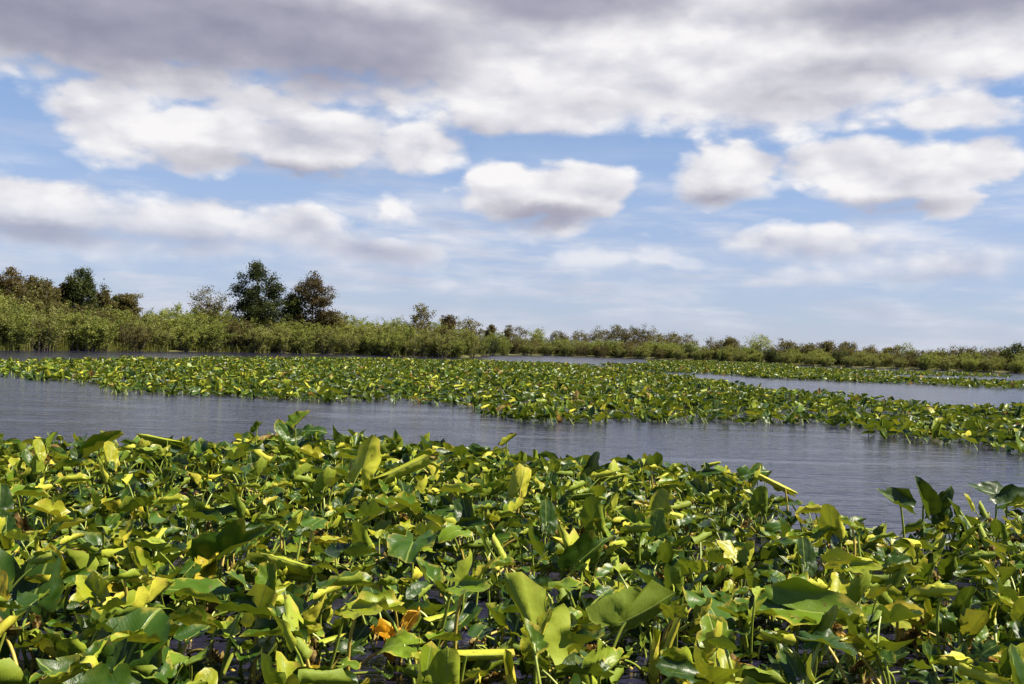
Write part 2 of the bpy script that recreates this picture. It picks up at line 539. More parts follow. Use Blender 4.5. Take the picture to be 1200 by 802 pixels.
def tube(P0, P1, P2, r0, r1, seg=8, sides=6):
    """Tapered tube along a quadratic curve."""
    P0, P1, P2 = map(lambda p: np.array(p, float), (P0, P1, P2))
    V, F = [], []
    for i in range(seg + 1):
        t = i / seg
        p = (1 - t) ** 2 * P0 + 2 * t * (1 - t) * P1 + t * t * P2
        d = 2 * (1 - t) * (P1 - P0) + 2 * t * (P2 - P1)
        d /= np.linalg.norm(d) + 1e-9
        a = np.cross(d, (0.31, 0.9, 0.05))
        a /= np.linalg.norm(a) + 1e-9
        b = np.cross(d, a)
        rr = r0 + (r1 - r0) * t
        for s in range(sides):
            q = 2 * math.pi * s / sides
            V.append(p + (a * math.cos(q) + b * math.sin(q)) * rr)
    for i in range(seg):
        for s in range(sides):
            s2 = (s + 1) % sides
            F.append((i * sides + s, i * sides + s2, (i + 1) * sides + s2, (i + 1) * sides + s))
    return np.array(V), np.array(F)


def blade_mesh(name, mats, **kw):
    V, F, U, rad = blade(**kw)
    data = np.zeros((len(V), 4), np.float32)
    data[:, 1] = rad
    data[:, 3] = 1
    return mesh_from(name, V, F, mats, uv=U, data=data)


# families of blades
FLAT, CUPPED, FOLDED, ROLLED, HALF, DEAD = [], [], [], [], [], []
for i in range(7):
    FLAT.append(dict(L=rnd.uniform(.28, .36), fold=rnd.uniform(.02, .2), k=(rnd.uniform(2, 9), rnd.uniform(2, 9)), arch=rnd.uniform(-2.6, .4), wave=rnd.uniform(.010, .022), nw=rnd.choice([3, 5, 6]), tear=rnd.choice([.15, .3, .6]), seed=i))
for i in range(7):
    CUPPED.append(dict(L=rnd.uniform(.27, .35), fold=rnd.uniform(.2, .5), k=(rnd.uniform(8, 18), rnd.uniform(8, 18)), arch=rnd.uniform(-1.5, 1.8), wave=rnd.uniform(.010, .024), nw=rnd.choice([3, 4, 6]), tear=rnd.choice([.2, .4, .7]), seed=20 + i))
for i in range(6):
    FOLDED.append(dict(L=rnd.uniform(.27, .36), fold=rnd.uniform(.6, 1.1), k=(rnd.uniform(0, 10), rnd.uniform(-4, 8)), arch=rnd.uniform(-1.6, 1.0), wave=rnd.uniform(.006, .014), nw=rnd.choice([4, 6]), tear=rnd.choice([.1, .4]), seed=40 + i))
for i in range(5):
    ROLLED.append(dict(L=rnd.uniform(.27, .36), fold=rnd.uniform(.3, .8), k=(rnd.uniform(14, 24), rnd.uniform(14, 24)), arch=rnd.uniform(-1.0, .6), wave=.007, nw=5, tear=.25, pw=1.1, seed=60 + i))
for i in range(6):
    HALF.append(dict(L=rnd.uniform(.28, .36), fold=rnd.uniform(0, .3), k=rnd.choice([(3, 22), (24, 4), (2, 17), (-4, 20)]), pw=1.6, arch=rnd.uniform(-1.6, .6), wave=.010, nw=5, tear=rnd.choice([0, .3]), seed=80 + i))
for i in range(6):
    DEAD.append(dict(L=rnd.uniform(.16, .26), fold=rnd.uniform(.5, 1.0), k=(rnd.uniform(10, 26), rnd.uniform(10, 26)), arch=rnd.uniform(-8, 4), wave=.02, nw=7, tear=.8, seed=100 + i, crumple=.008, NA=20, NR=5, pw=1))

FAM = {}
for nm, fam in (('flat', FLAT), ('cupped', CUPPED), ('folded', FOLDED), ('rolled', ROLLED), ('half', HALF)):
    FAM[nm] = [blade_mesh(nm + '_leaf_blade', [M_LEAF], **d) for d in fam]
FAM['dead'] = [blade_mesh('withered_leaf_blade', [M_DEAD], **d) for d in DEAD]
FAM['orange'] = [blade_mesh('orange_leaf_blade', [M_ORANGE], **d) for d in DEAD[:4]]


def frame(d, up):
    """Quaternion with local +Y along d and local +Z as near to up as possible."""
    y = Vector(d).normalized()
    x = y.cross(Vector(up))
    if x.length < 1e-3:
        x = y.cross(Vector((1, 0, 0.2)))
    x.normalize()
    z = x.cross(y)
    return Matrix((x, y, z)).transposed().to_quaternion()


def random_leaf(g, a=None, low=False):
    """How one leaf of an ordinary plant grows: root, knee and attachment of its stalk, blade pose and family."""
    if a is None:
        a = g.uniform(0, 6.283)
    q = g.random()
    fam = 'flat' if q < .16 else 'cupped' if q < .38 else 'folded' if q < .56 else 'half' if q < .79 else 'rolled' if q < .925 else 'dead'
    rho = g.uniform(0, .17)
    ra = g.uniform(0, 6.283)
    root = Vector((rho * math.cos(ra), rho * math.sin(ra), -.06))
    lean = g.uniform(.02, .24)
    h = g.uniform(.07, .25) if g.random() < .8 else g.uniform(.22, .34)
    if low:
        h = g.uniform(.004, .09)
    e = g.choice([g.uniform(-22, 16), g.uniform(-18, 18), g.uniform(-12, 20), g.uniform(-5, 30), g.uniform(20, 50), g.uniform(40, 75)])
    if low:
        e = g.uniform(-10, 14)
        lean = g.uniform(.05, .3)
    if fam == 'dead':
        h = g.uniform(.0, .14)
        e = g.uniform(-50, 20)
    if fam == 'flat' and g.random() < .25:
        h, e = g.uniform(.015, .05), g.uniform(-3, 4)
    att = Vector((root.x + lean * math.cos(a), root.y + lean * math.sin(a), h))
    da = a + g.gauss(0, .6)
    d = Vector((math.cos(da) * math.cos(R(e)), math.sin(da) * math.cos(R(e)), math.sin(R(e))))
    up = Vector((g.gauss(0, .28), g.gauss(0, .28), 1)) if e < 60 else Vector((-math.cos(da), -math.sin(da), .6))
    if fam == 'rolled' and g.random() < .5:
        up = Vector((g.gauss(0, .8), g.gauss(0, .8), g.uniform(-.6, 1)))
    knee = Vector((root.x + lean * .25 * math.cos(a) + g.gauss(0, .035), root.y + lean * .25 * math.sin(a) + g.gauss(0, .035), h * .65))
    return fam, root, knee, att, d, up


def add_leaf(parent, fam, mesh_i, root, knee, att, d, up, tint, scale=1.0, old=False, r=None):
    me = FAM[fam][mesh_i % len(FAM[fam])]
    lf = link('leaf', me, parent, att, frame(d, up))
    lf.scale = (scale,) * 3
    lf.color = (tint, 0, 0, 1)
    r = r or rnd.uniform(.0055, .0085)
    V, F = tube(root, knee, att, r * 1.15, r * .8)
    st = link('stalk', mesh_from('leaf_stalk', V, F, [M_STALK_OLD if old else M_STALK]), parent)
    return lf, st


def leaf_tint(g):
    q = g.random()
    if q < .52:
        return g.uniform(0.02, .42)
    if q < .66:
        return g.uniform(.42, .7)
    if q < .95:
        return g.uniform(.7, .91)
    return g.uniform(.91, .965)


def copy_thing(root, loc, rotz, sc):
    o = root.copy()
    COL.objects.link(o)
    o.location = loc
    o.rotation_euler = (0, 0, rotz)
    o.scale = (sc,) * 3
    for ch in root.children:
        c = ch.copy()
        COL.objects.link(c)
        c.parent = o
        if c.name.startswith('leaf'):
            c.color = (leaf_tint(rnd) if c.location.z > .095 else rnd.uniform(.0, .3), 0, 0, 1)  # low leaves tinted dark: shade between the plants put into their colour
    return o


# ---- prototypes of the ordinary plant (each moved into place on first use, then copied)
def globe(name, r):
    """Globular flower: five overlapping cupped sepals."""
    V, F = [], []
    for s in range(5):
        b = len(V)
        for i in range(5):
            for j in range(4):
                la = -1.2 + 2.0 * i / 4
                lo = s * 1.2566 + (j / 3 - .5) * 1.55 * math.cos(la * .7)
                rr = r * (1 + .06 * (s % 2)) * (1 + .10 * (i == 4))
                V.append((rr * math.cos(la) * math.cos(lo), rr * math.cos(la) * math.sin(lo), rr * math.sin(la) + r))
        for i in range(4):
            for j in range(3):
                F.append((b + i * 4 + j, b + i * 4 + j + 1, b + i * 4 + j + 5, b + i * 4 + j + 4))
    return mesh_from(name, V, F, [M_FLOWER])


FLOWER = globe('globe_flower', .024)


def prototype(seed, n):
    g = random.Random(seed)
    root = bpy.data.objects.new('spatterdock_plant', None)
    COL.objects.link(root)
    a0 = g.uniform(0, 6.28)
    for i in range(n):
        fam, ro, kn, att, d, up = random_leaf(g, a0 + i * 2.4, i >= n - 5)
        add_leaf(root, fam, g.randrange(100), ro, kn, att, d, up, leaf_tint(g) if att.z > .095 else g.uniform(.0, .3), g.choice([g.uniform(.30, .52), g.uniform(.36, .6), g.uniform(.42, .68), g.uniform(.58, .84)]), old=(fam == 'dead' or g.random() < .12))  # dark tint on low leaves paints in the shade beneath the plant
    if seed % 16 == 0:
        p = Vector((g.uniform(-.1, .1), g.uniform(-.1, .1), g.uniform(.12, .24)))
        V, F = tube((p.x * .5, p.y * .5, -.06), (p.x * .6, p.y * .6, .1), p, .006, .005)
        link('flower_stalk', mesh_from('flower_stalk', V, F, [M_STALK]), root)
        link('flower', FLOWER, root, p - Vector((0, 0, .004)))
    return root


# ------------------------------------------------------------------ setting: water and banks
shore_px = [(-260, 405), (-80, 408), (0, 411), (140, 412), (270, 413), (400, 416), (480, 418.5), (545, 420), (575, 416.5), (640, 417),
            (720, 419.5), (800, 422.5), (900, 427.5), (1000, 431), (1100, 434.5), (1200, 438), (1300, 442.5), (1450, 450)]
shore = [ground(u, v) for u, v in shore_px]
wv = [(-3000, -200, 0), (3000, -200, 0), (3000, 6000, 0), (-3000, 6000, 0)]
tag(link('water', mesh_from('water', wv, [(0, 1, 2, 3)], [M_WATER], smooth=False)), 'dark wind-rippled water of the shallow lake', None, kind='structure')
gv, gf_ = [], []
for i, p in enumerate(shore):
    q = p * 1.0
    d = Vector((p.x, p.y, 0)).normalized()
    prof = [(1.2, -0.25), (1.9, .06), (5, .22), (40, .35), (400, .5), (4500, .6)]
    for (k_, z) in prof:
        gv.append((q.x + d.x * k_, q.y + d.y * k_, z))
for i in range(len(shore) - 1):
    for j in range(5):
        a = i * 6 + j
        gf_.append((a, a + 6, a + 7, a + 1))
tag(link('ground', mesh_from('ground', gv, gf_, [M_GROUND])), 'low marshy bank behind the shoreline shrubs', None, kind='structure')


# ------------------------------------------------------------------ trees and shrubs
def leaf_quads(C, size, g, aspect=.5, tintbase=None, updir=.0):
    """One small leaf spray per centre in C."""
    n = len(C)
    d = g.normal(size=(n, 3))
    d[:, 2] += updir
    d /= np.linalg.norm(d, axis=1)[:, None]
    e = g.normal(size=(n, 3))
    e -= (e * d).sum(1)[:, None] * d
    e /= np.linalg.norm(e, axis=1)[:, None]
    s = size * g.uniform(.6, 1.35, n)[:, None]
    a, b = d * s * .5, e * s * .5 * aspect
    V = np.stack([C - a, C + b - a * .1, C + a, C - b - a * .1], 1).reshape(-1, 3)
    F = np.arange(4 * n).reshape(n, 4)
    t = np.repeat(g.uniform(0, 1, n) if tintbase is None else np.clip(tintbase + g.uniform(-.22, .22, n), 0, 1), 4)
    return V, F, t


def merge(parts):
    V, F, o = [], [], 0
    for v, f in parts:
        V.append(v)
        F.append(f + o)
        o += len(v)
    return np.vstack(V), np.vstack(F)


def make_tree_meshes(seed, H, Wd, crown_from, fol, shape='round', dens=1.0, sparse=.0, lsize=.17):
    """Trunk with limbs and a crown of leaf sprays hung on the twig ends; base at the origin, height H, crown width Wd."""
    g = np.random.default_rng(seed)
    tubes = []
    lean = g.normal(0, .03, 2) * H
    tr = max(.06, H * .018)
    top = np.array([lean[0], lean[1], H * .86])
    tubes.append(tube((0, 0, -.3), (lean[0] * .2, lean[1] * .2, H * .45), top, tr, tr * .22, 10, 7))
    nl = 16
    tips = []
    for i in range(nl):
        t = crown_from * .8 + (1 - crown_from * .8) * (i / nl) * .85
        p0 = np.array([lean[0] * t * t, lean[1] * t * t, H * .9 * t])
        a = i * 2.4 + g.normal(0, .3)
        rel = (t - crown_from * .8) / (1 - crown_from * .8)
        env = max(.05, 1 - abs(1.5 * rel - .62) ** 2.6) ** .5 if shape == 'round' else (1 - .65 * rel)
        Lr = Wd * .5 * env * g.uniform(.7, 1.08)
        p2 = p0 + np.array([math.cos(a) * Lr, math.sin(a) * Lr, Lr * g.uniform(.15, .75) + .1])
        p2[2] = min(p2[2], H * .97)
        pm = (p0 + p2) / 2 + np.array([0, 0, -.05 * Lr])
        tubes.append(tube(p0, pm, p2, tr * .42, tr * .10, 6, 5))
        for s in range(5):
            q = g.uniform(.35, 1)
            b0 = p0 * (1 - q) ** 2 + 2 * pm * q * (1 - q) + p2 * q * q
            b2 = b0 + g.normal(0, .16 * Wd * .5 + .12, 3) + np.array([0, 0, .12])
            tubes.append(tube(b0, (b0 + b2) / 2 + g.normal(0, .05, 3), b2, tr * .14, tr * .05, 3, 3))
            tips.append(b2)
        tips.append(p2)
    for s in range(5):
        tips.append(top + g.normal(0, .12, 3) * Wd * .6 + np.array([0, 0, H * .08]))
    tips = np.array(tips)
    if sparse:
        tips = tips[g.random(len(tips)) > sparse]
    cr = .08 * Wd ** .7 + .06
    C, tb = [], []
    for p in tips:
        m = int(80 * dens)
        c = p + g.normal(0, cr, (m, 3)) * np.array([1, 1, .75])
        C.append(c)
        tb.append(np.full(m, g.uniform(.15, .85)))
    C = np.vstack(C)
    tb = np.concatenate(tb)
    fz = H / np.quantile(C[:, 2], .996)
    C[:, 2] *= fz
    for tv, tf in tubes:
        tv[:, 2] *= fz
    V, F, t = leaf_quads(C, lsize * .85, g, .62, tb)
    trunk = mesh_from('trunk', *merge(tubes), [M_BARK])
    crown = mesh_from('crown', V, F, [fol], tint=t, smooth=False)
    return trunk, crown


def make_shrub_meshes(seed, H, Wd, fol, dens=1.0, bare=.06, lsize=.17):
    """Many-stemmed willow: stems fan up from the base and carry leaf sprays along their upper parts."""
    g = np.random.default_rng(seed)
    tubes, C, tb = [], [], []
    ns = 46
    for i in range(ns):
        a = g.uniform(0, 6.283)
        q = math.sqrt(g.uniform(0, 1))
        b = np.array([math.cos(a), math.sin(a), 0]) * q * Wd * .26
        topz = H * (1 - .42 * q ** 2.2) * g.uniform(.74, 1.03)
        out_ = q * Wd * .52 * g.uniform(.85, 1.1)
        p2 = np.array([math.cos(a) * out_, math.sin(a) * out_, topz]) + np.append(g.normal(0, .18, 2), 0)
        p1 = b + (p2 - b) * np.array([.3, .3, .62])
        b = b + np.array([0, 0, -.2])
        tubes.append(tube(b, p1, p2, .032, .008, 6, 4))
        for s in range(int(11 * dens)):
            t = g.uniform(bare, 1) ** .9
            c0 = (1 - t) ** 2 * b + 2 * t * (1 - t) * p1 + t * t * p2
            dirv = g.normal(0, 1, 3) * np.array([1, 1, .3]) + np.array([0, 0, .9])
            dirv /= np.linalg.norm(dirv)
            ln = g.uniform(.3, .75)
            m = 20
            tt = g.uniform(0, 1, m)[:, None]
            C.append(c0 + dirv * ln * tt + g.normal(0, .085, (m, 3)))
            tb.append(np.full(m, g.uniform(.15, .8)))
    # leaf sprays stay above the waterline
    C = np.vstack(C)
    tb = np.concatenate(tb)
    C[:, 2] = np.clip(C[:, 2], .04, None)
    V, F, t = leaf_quads(C, lsize, g, .42, tb, .5)
    return mesh_from('trunk', *merge(tubes), [M_BARK]), mesh_from('crown', V, F, [fol], tint=t, smooth=False)


SHRUBS = {
    'willow': [make_shrub_meshes(200 + i, 1.0 * 4, 4.2, F_WILLOW, 1.0) for i in range(4)],
    'olive': [make_shrub_meshes(220 + i, 1.0 * 4, 4.2, F_OLIVE, .9, .12) for i in range(3)],
    'brown': [make_shrub_meshes(230 + i, 1.0 * 4, 4.2, F_OLBR, .75, .06) for i in range(2)],
    'dark': [make_shrub_meshes(240, 1.0 * 4, 4.2, F_DARK, .8, .1)],
}


def woody(name, meshes, loc, rz, sc, label, cat, group):
    root = bpy.data.objects.new(name, None)
    COL.objects.link(root)
    root.location = loc
    root.rotation_euler = (0, 0, rz)
    root.scale = sc
    link('trunk', meshes[0], root)
    link('crown', meshes[1], root)
    return tag(root, label, cat, group)


def shore_y(u):
    """Shoreline row in the photograph at column u."""
    return float(np.interp(u, [p[0] for p in shore_px], [p[1] for p in shore_px]))


def bank_point(u, back):
    p = ground(u, shore_y(u))
    d = Vector((p.x, p.y, 0))
    d.normalize()
    return p + d * back


def horizon_row(u):
    return 403.5 + (u - 600) * math.tan(ROLL)


def height_for(u, vtop, dist):
    return CAM_H + (horizon_row(u) - vtop) / FPX * dist


# landmark trees: column, top row, half width in px, kind, metres behind the shore, label
TREES = [
    (6, 316, 17, 'brown', 9, 'red-brown tree rising above the shrubs at the far left end of the bank'),
    (33, 326, 15, 'olbr', 10, 'red-brown rounded tree, second from the left end of the bank'),
    (55, 331, 12, 'olbr', 9, 'brown-green tree just left of the leaning dark green tree'),
    (72, 334, 9, 'brown', 10, 'low reddish tree squeezed against the left side of the leaning dark green tree'),
    (94, 317, 17, 'dark', 8, 'dark green tree with ragged pointed top on the left bank'),
    (120, 342, 12, 'olbr', 8, 'small dark brown-green tree on the right shoulder of the ragged dark tree'),
    (133, 349, 7, 'dark', 9, 'very small dark tree between the ragged dark tree and the sparse grey-brown tree'),
    (149, 346, 11, 'olbr', 7, 'sparse grey-brown treetop where the left hump of the bank slopes down'),
    (243, 337, 19, 'olbr_sparse', 6, 'sparse brown-green tree left of the tallest dark green tree'),
    (303, 311, 34, 'dark_big', 6, 'tallest tree, dark green and dense, standing alone above the left bank'),
    (364, 323, 29, 'brown', 7, 'broad red-brown tree right of the tallest dark green tree'),
    (341, 347, 11, 'dark', 7, 'small dark green tree tucked between the tallest tree and the red-brown tree'),
    (392, 366, 14, 'olbr', 6, 'low brownish tree at the right foot of the broad red-brown tree'),
    (494, 357, 10, 'bare', 8, 'thin open tree with few dark leaf tufts poking above the shrubs'),
    (524, 371, 7, 'brown', 12, 'small reddish tree first to the right of the thin open tree'),
    (548, 374, 17, 'olbr', 14, 'rounded brown-green tree second to the right of the thin open tree'),
    (573, 382, 6, 'olbr', 20, 'tiny dark pointed tree alone before the shrub line dips'),
    (594, 382, 6, 'olbr_sparse', 14, 'narrow sparse tree, left one of the pair above the low shrub line'),
    (608, 384, 9, 'olbr_sparse', 14, 'wider sparse tree, right one of the pair above the low shrub line'),
    (628, 386, 8, 'willow', 12, 'small feathery green tree right of the sparse pair'),
    (655, 389, 9, 'olbr', 14, 'low tree midway between the feathery green tree and the far grove'),
    (681, 389, 9, 'olbr', 14, 'first small tree on the left of the far grove'),
    (704, 384, 12, 'olbr', 12, 'brown-green tree on the left side of the far grove'),
    (721, 382, 11, 'brown', 14, 'reddish tree in the left half of the far grove'),
    (740, 382, 11, 'brown', 12, 'reddish-brown tree at the highest point of the far grove'),
    (755, 385, 11, 'olbr', 14, 'brown-green tree just right of the highest point of the far grove'),
    (771, 389, 11, 'olbr', 12, 'low round tree on the right side of the far grove'),
    (790, 391, 10, 'olbr', 14, 'last tree at the right end of the far grove'),
    (806, 392, 9, 'olbr_sparse', 12, 'thin pale tree just past the right end of the far grove'),
    (842, 397, 11, 'olbr', 9, 'rounded dark tree, left one of the two right of the thin pale tree'),
    (856, 396, 7, 'olbr', 9, 'pointed dark tree, right one of the two right of the thin pale tree'),
    (891, 393, 12, 'willow', 10, 'green tree with spreading top, tallest on the right half of the bank'),
    (924, 399, 10, 'olbr', 9, 'brown-green tree right of the tallest tree on the right bank'),
    (946, 404, 9, 'brown', 9, 'low reddish tree second to the right of the tallest tree on the right bank'),
    (968, 401, 8, 'brown', 12, 'small pointed reddish tree on the right bank'),
    (992, 402, 9, 'olbr', 10, 'dark tree just right of the small pointed reddish tree'),
    (1016, 406, 11, 'olbr', 9, 'low brown-green tree second to the right of the small pointed reddish tree'),
    (1042, 407, 7, 'olbr', 9, 'small brownish tree left of the lone willow-topped tree on the right bank'),
    (1063, 404, 9, 'willow', 10, 'lone willow-topped tree above a dip in the right bank'),
    (1092, 410, 11, 'olbr', 9, 'low tree first to the right of the lone willow-topped tree'),
    (1116, 408, 10, 'olbr', 9, 'dark low tree second to the right of the lone willow-topped tree'),
    (1138, 408, 10, 'olbr', 9, 'brown-green tree third to the right of the lone willow-topped tree'),
    (1166, 408, 13, 'brown', 10, 'wide brownish tree left of the dark tree at the right end of the bank'),
    (1192, 404, 13, 'dark', 8, 'dark green tree at the right end of the far bank'),
    (1230, 405, 15, 'olbr', 9, 'brown-green tree beyond the dark tree at the right end of the bank'),
]
SPEC = {
    'brown': (F_BROWN, 1.0, 0, .16, 'round'), 'olbr': (F_OLBR, .9, .05, .16, 'round'), 'olbr_sparse': (F_OLBR, .5, .25, .16, 'round'),
    'dark': (F_DARK, 1.1, 0, .17, 'round'), 'dark_big': (F_DARK, 1.5, .0, .19, 'round'), 'bare': (F_OLBR, .5, .35, .16, 'round'),
    'willow': (F_WILLOW, .7, .1, .15, 'round'),
}
for i, (u, vt, hw, kind, back, lab) in enumerate(TREES):
    p = bank_point(u, back)
    dist = p.y
    H = height_for(u, vt, dist)
    Wd = 2 * hw / FPX * dist
    fol, dens, sparse, ls, shp = SPEC[kind]
    big = hw > 20
    if kind == 'brown' and u > 600:
        fol = F_OLBR
    Wd *= 1.25 if u > 600 else .88
    far = dist > 95
    cf = max(.15, 1 - (Wd * (1.25 if not big else 1.35)) / H)
    me = make_tree_meshes(300 + i, H, Wd, cf, fol, shp, dens * (1.9 if big else (.55 if far else 1)), sparse, ls * (1.0 if not far else 1.25))
    woody('tree', me, Vector((p.x, p.y, .1)), rnd.uniform(0, 6), (1, 1, 1), lab, 'tree', 'trees along the far bank')

# shrub tops measured along the bank
TOPX = [-200, 0, 60, 100, 150, 200, 250, 300, 350, 400, 440, 480, 530, 560, 600, 660, 720, 800, 900, 1000, 1100, 1200, 1330]
TOPY = [325, 337, 345, 350, 362, 366, 357, 366, 370, 377, 375, 371, 385, 390, 394, 396, 398, 402, 406, 411, 413, 415, 418]
u = -60.0
shrubs = []
while u < 1290:
    d0 = ground(u, shore_y(u)).y
    ppm = FPX / d0
    for row in range(3):
        uu = u + rnd.uniform(-.4, .4) * ppm + (row * .9) * ppm
        back = (1.9, 4.6, 8.0)[row] + rnd.uniform(-.4, .9)
        p = bank_point(uu, back)
        vt = float(np.interp(uu, TOPX, TOPY)) + rnd.uniform(-4, 3) * min(1, 75 / d0)
        H = height_for(uu, vt, p.y) * (.70, .90, 1.04)[row] * rnd.uniform(.9, 1.06)
        q = rnd.random()
        kind = 'willow' if q < .60 else 'olive' if q < .84 else 'brown' if q < .96 else 'dark'
        if row == 0 and rnd.random() < .35:
            kind = 'olive'
        shrubs.append((uu, row, p, H, kind))
    u += (2.1 if d0 < 105 else 2.7) * ppm
lm = [(tx, l.split(',')[0]) for tx, vt, hw, kd, bk, l in TREES if hw >= 10 or kd == 'bare']
short = {6: 'leftmost red-brown tree', 33: 'second red-brown tree', 55: 'brown-green tree by the ragged one', 94: 'ragged dark green tree',
         120: 'tree on the ragged tree shoulder', 149: 'sparse grey-brown treetop', 243: 'sparse tree beside the tallest', 303: 'tallest dark green tree', 364: 'broad red-brown tree',
         341: 'small dark tree beside the tallest', 392: 'low brownish tree', 494: 'thin open tree', 548: 'rounded brown-green tree', 704: 'far grove left edge', 721: 'far grove left half',
         740: 'far grove highest tree', 771: 'far grove right side', 790: 'far grove right end', 842: 'rounded dark right-bank tree',
         891: 'tallest right-bank tree', 924: 'brown-green right-bank tree', 968: 'small pointed reddish tree', 1016: 'low right-bank tree', 1063: 'lone willow-topped tree',
         1092: 'low tree after the willow-topped', 1166: 'wide brownish right-end tree', 1192: 'dark right-end tree'}
KW = {'willow': 'willow shrub', 'olive': 'olive shrub', 'brown': 'brownish shrub', 'dark': 'dark shrub'}
RW = ('at waterline', 'in middle row', 'in back row')
ORD = ['nearest', 'second', 'third', 'fourth', 'fifth', 'sixth', 'seventh', 'eighth', 'ninth', 'tenth', 'eleventh', 'twelfth', 'thirteenth', 'fourteenth', 'fifteenth', 'sixteenth']
keys = sorted(short)
cnt = {}
for uu, row, p, H, kind in sorted(shrubs, key=lambda s: (s[1], min(abs(s[0] - k_) for k_ in keys))):
    k_ = min(keys, key=lambda c: abs(c - uu))
    side = 'right of' if uu > k_ else 'left of'
    c = (k_, side, row)
    cnt[c] = cnt.get(c, 0) + 1
    lab = f"{KW[kind]} {RW[row]}, {ORD[cnt[c] - 1]} {side} the {short[k_]}"
    assert len(lab.replace('-', ' ').split()) <= 16, lab
    me = rnd.choice(SHRUBS[kind])
    s = H / 4
    woody('willow_shrub' if kind == 'willow' else 'shrub', me, Vector((p.x, p.y, .06)), rnd.uniform(0, 6), (s * rnd.uniform(.95, 1.25) * (1.0 if H > 3.3 else 1.25),) * 2 + (s,), lab, 'shrub', 'shrubs along the far bank')

# reeds at the water's edge on the left bank
V, F, T, o = [], [], [], 0
g = np.random.default_rng(77)
for i in range(3400):
    uu = g.uniform(-60, 345) if i < 2600 else g.uniform(345, 1260)
    p = bank_point(uu, g.uniform(.6, 2.6))
    if math.sin(uu * .11) + math.sin(uu * .047 + 1) < -.5:
        continue
    h = g.uniform(.35, .9) if uu < 345 else g.uniform(.3, .7)
    ba = g.uniform(0, 3.14)
    w = .022
    tip = np.array([g.normal(0, .12), g.normal(0, .12), h])
    b = np.array([p.x, p.y, -.05])
    s = np.array([math.cos(ba) * w, math.sin(ba) * w, 0])
    V += [b - s, b + s, b + tip * .6 + s * .8, b + tip * .6 - s * .8, b + tip, b + tip]
    F += [(o, o + 1, o + 2, o + 3), (o + 3, o + 2, o + 4, o + 5)]
    T += [g.uniform(0, 1)] * 6
    o += 6
tag(link('reeds', mesh_from('reeds', V, F, [F_REED], tint=T, smooth=False)), 'yellow-green reeds along the foot of the bank', 'reeds', kind='stuff')


# ------------------------------------------------------------------ leaf beds (joined) beyond the individual plants
def inside(poly, X, Y):
    n = len(poly)
    c = np.zeros(len(X), bool)
    j = n - 1
    for i in range(n):
        xi, yi = poly[i]
        xj, yj = poly[j]
        cond = ((yi > Y) != (yj > Y)) & (X < (xj - xi) * (Y - yi) / (yj - yi + 1e-12) + xi)
        c ^= cond
        j = i
    return c


def low_variants(NA, NR):
    res = []
    for fam, wgt in ((FLAT, 6), (CUPPED, 6), (FOLDED, 4), (ROLLED, 3), (HALF, 5)):
        for d in fam[:wgt]:
            dd = dict(d)
            dd['NA'], dd['NR'] = NA, NR
            res.append((blade(**dd), fam))
    return res


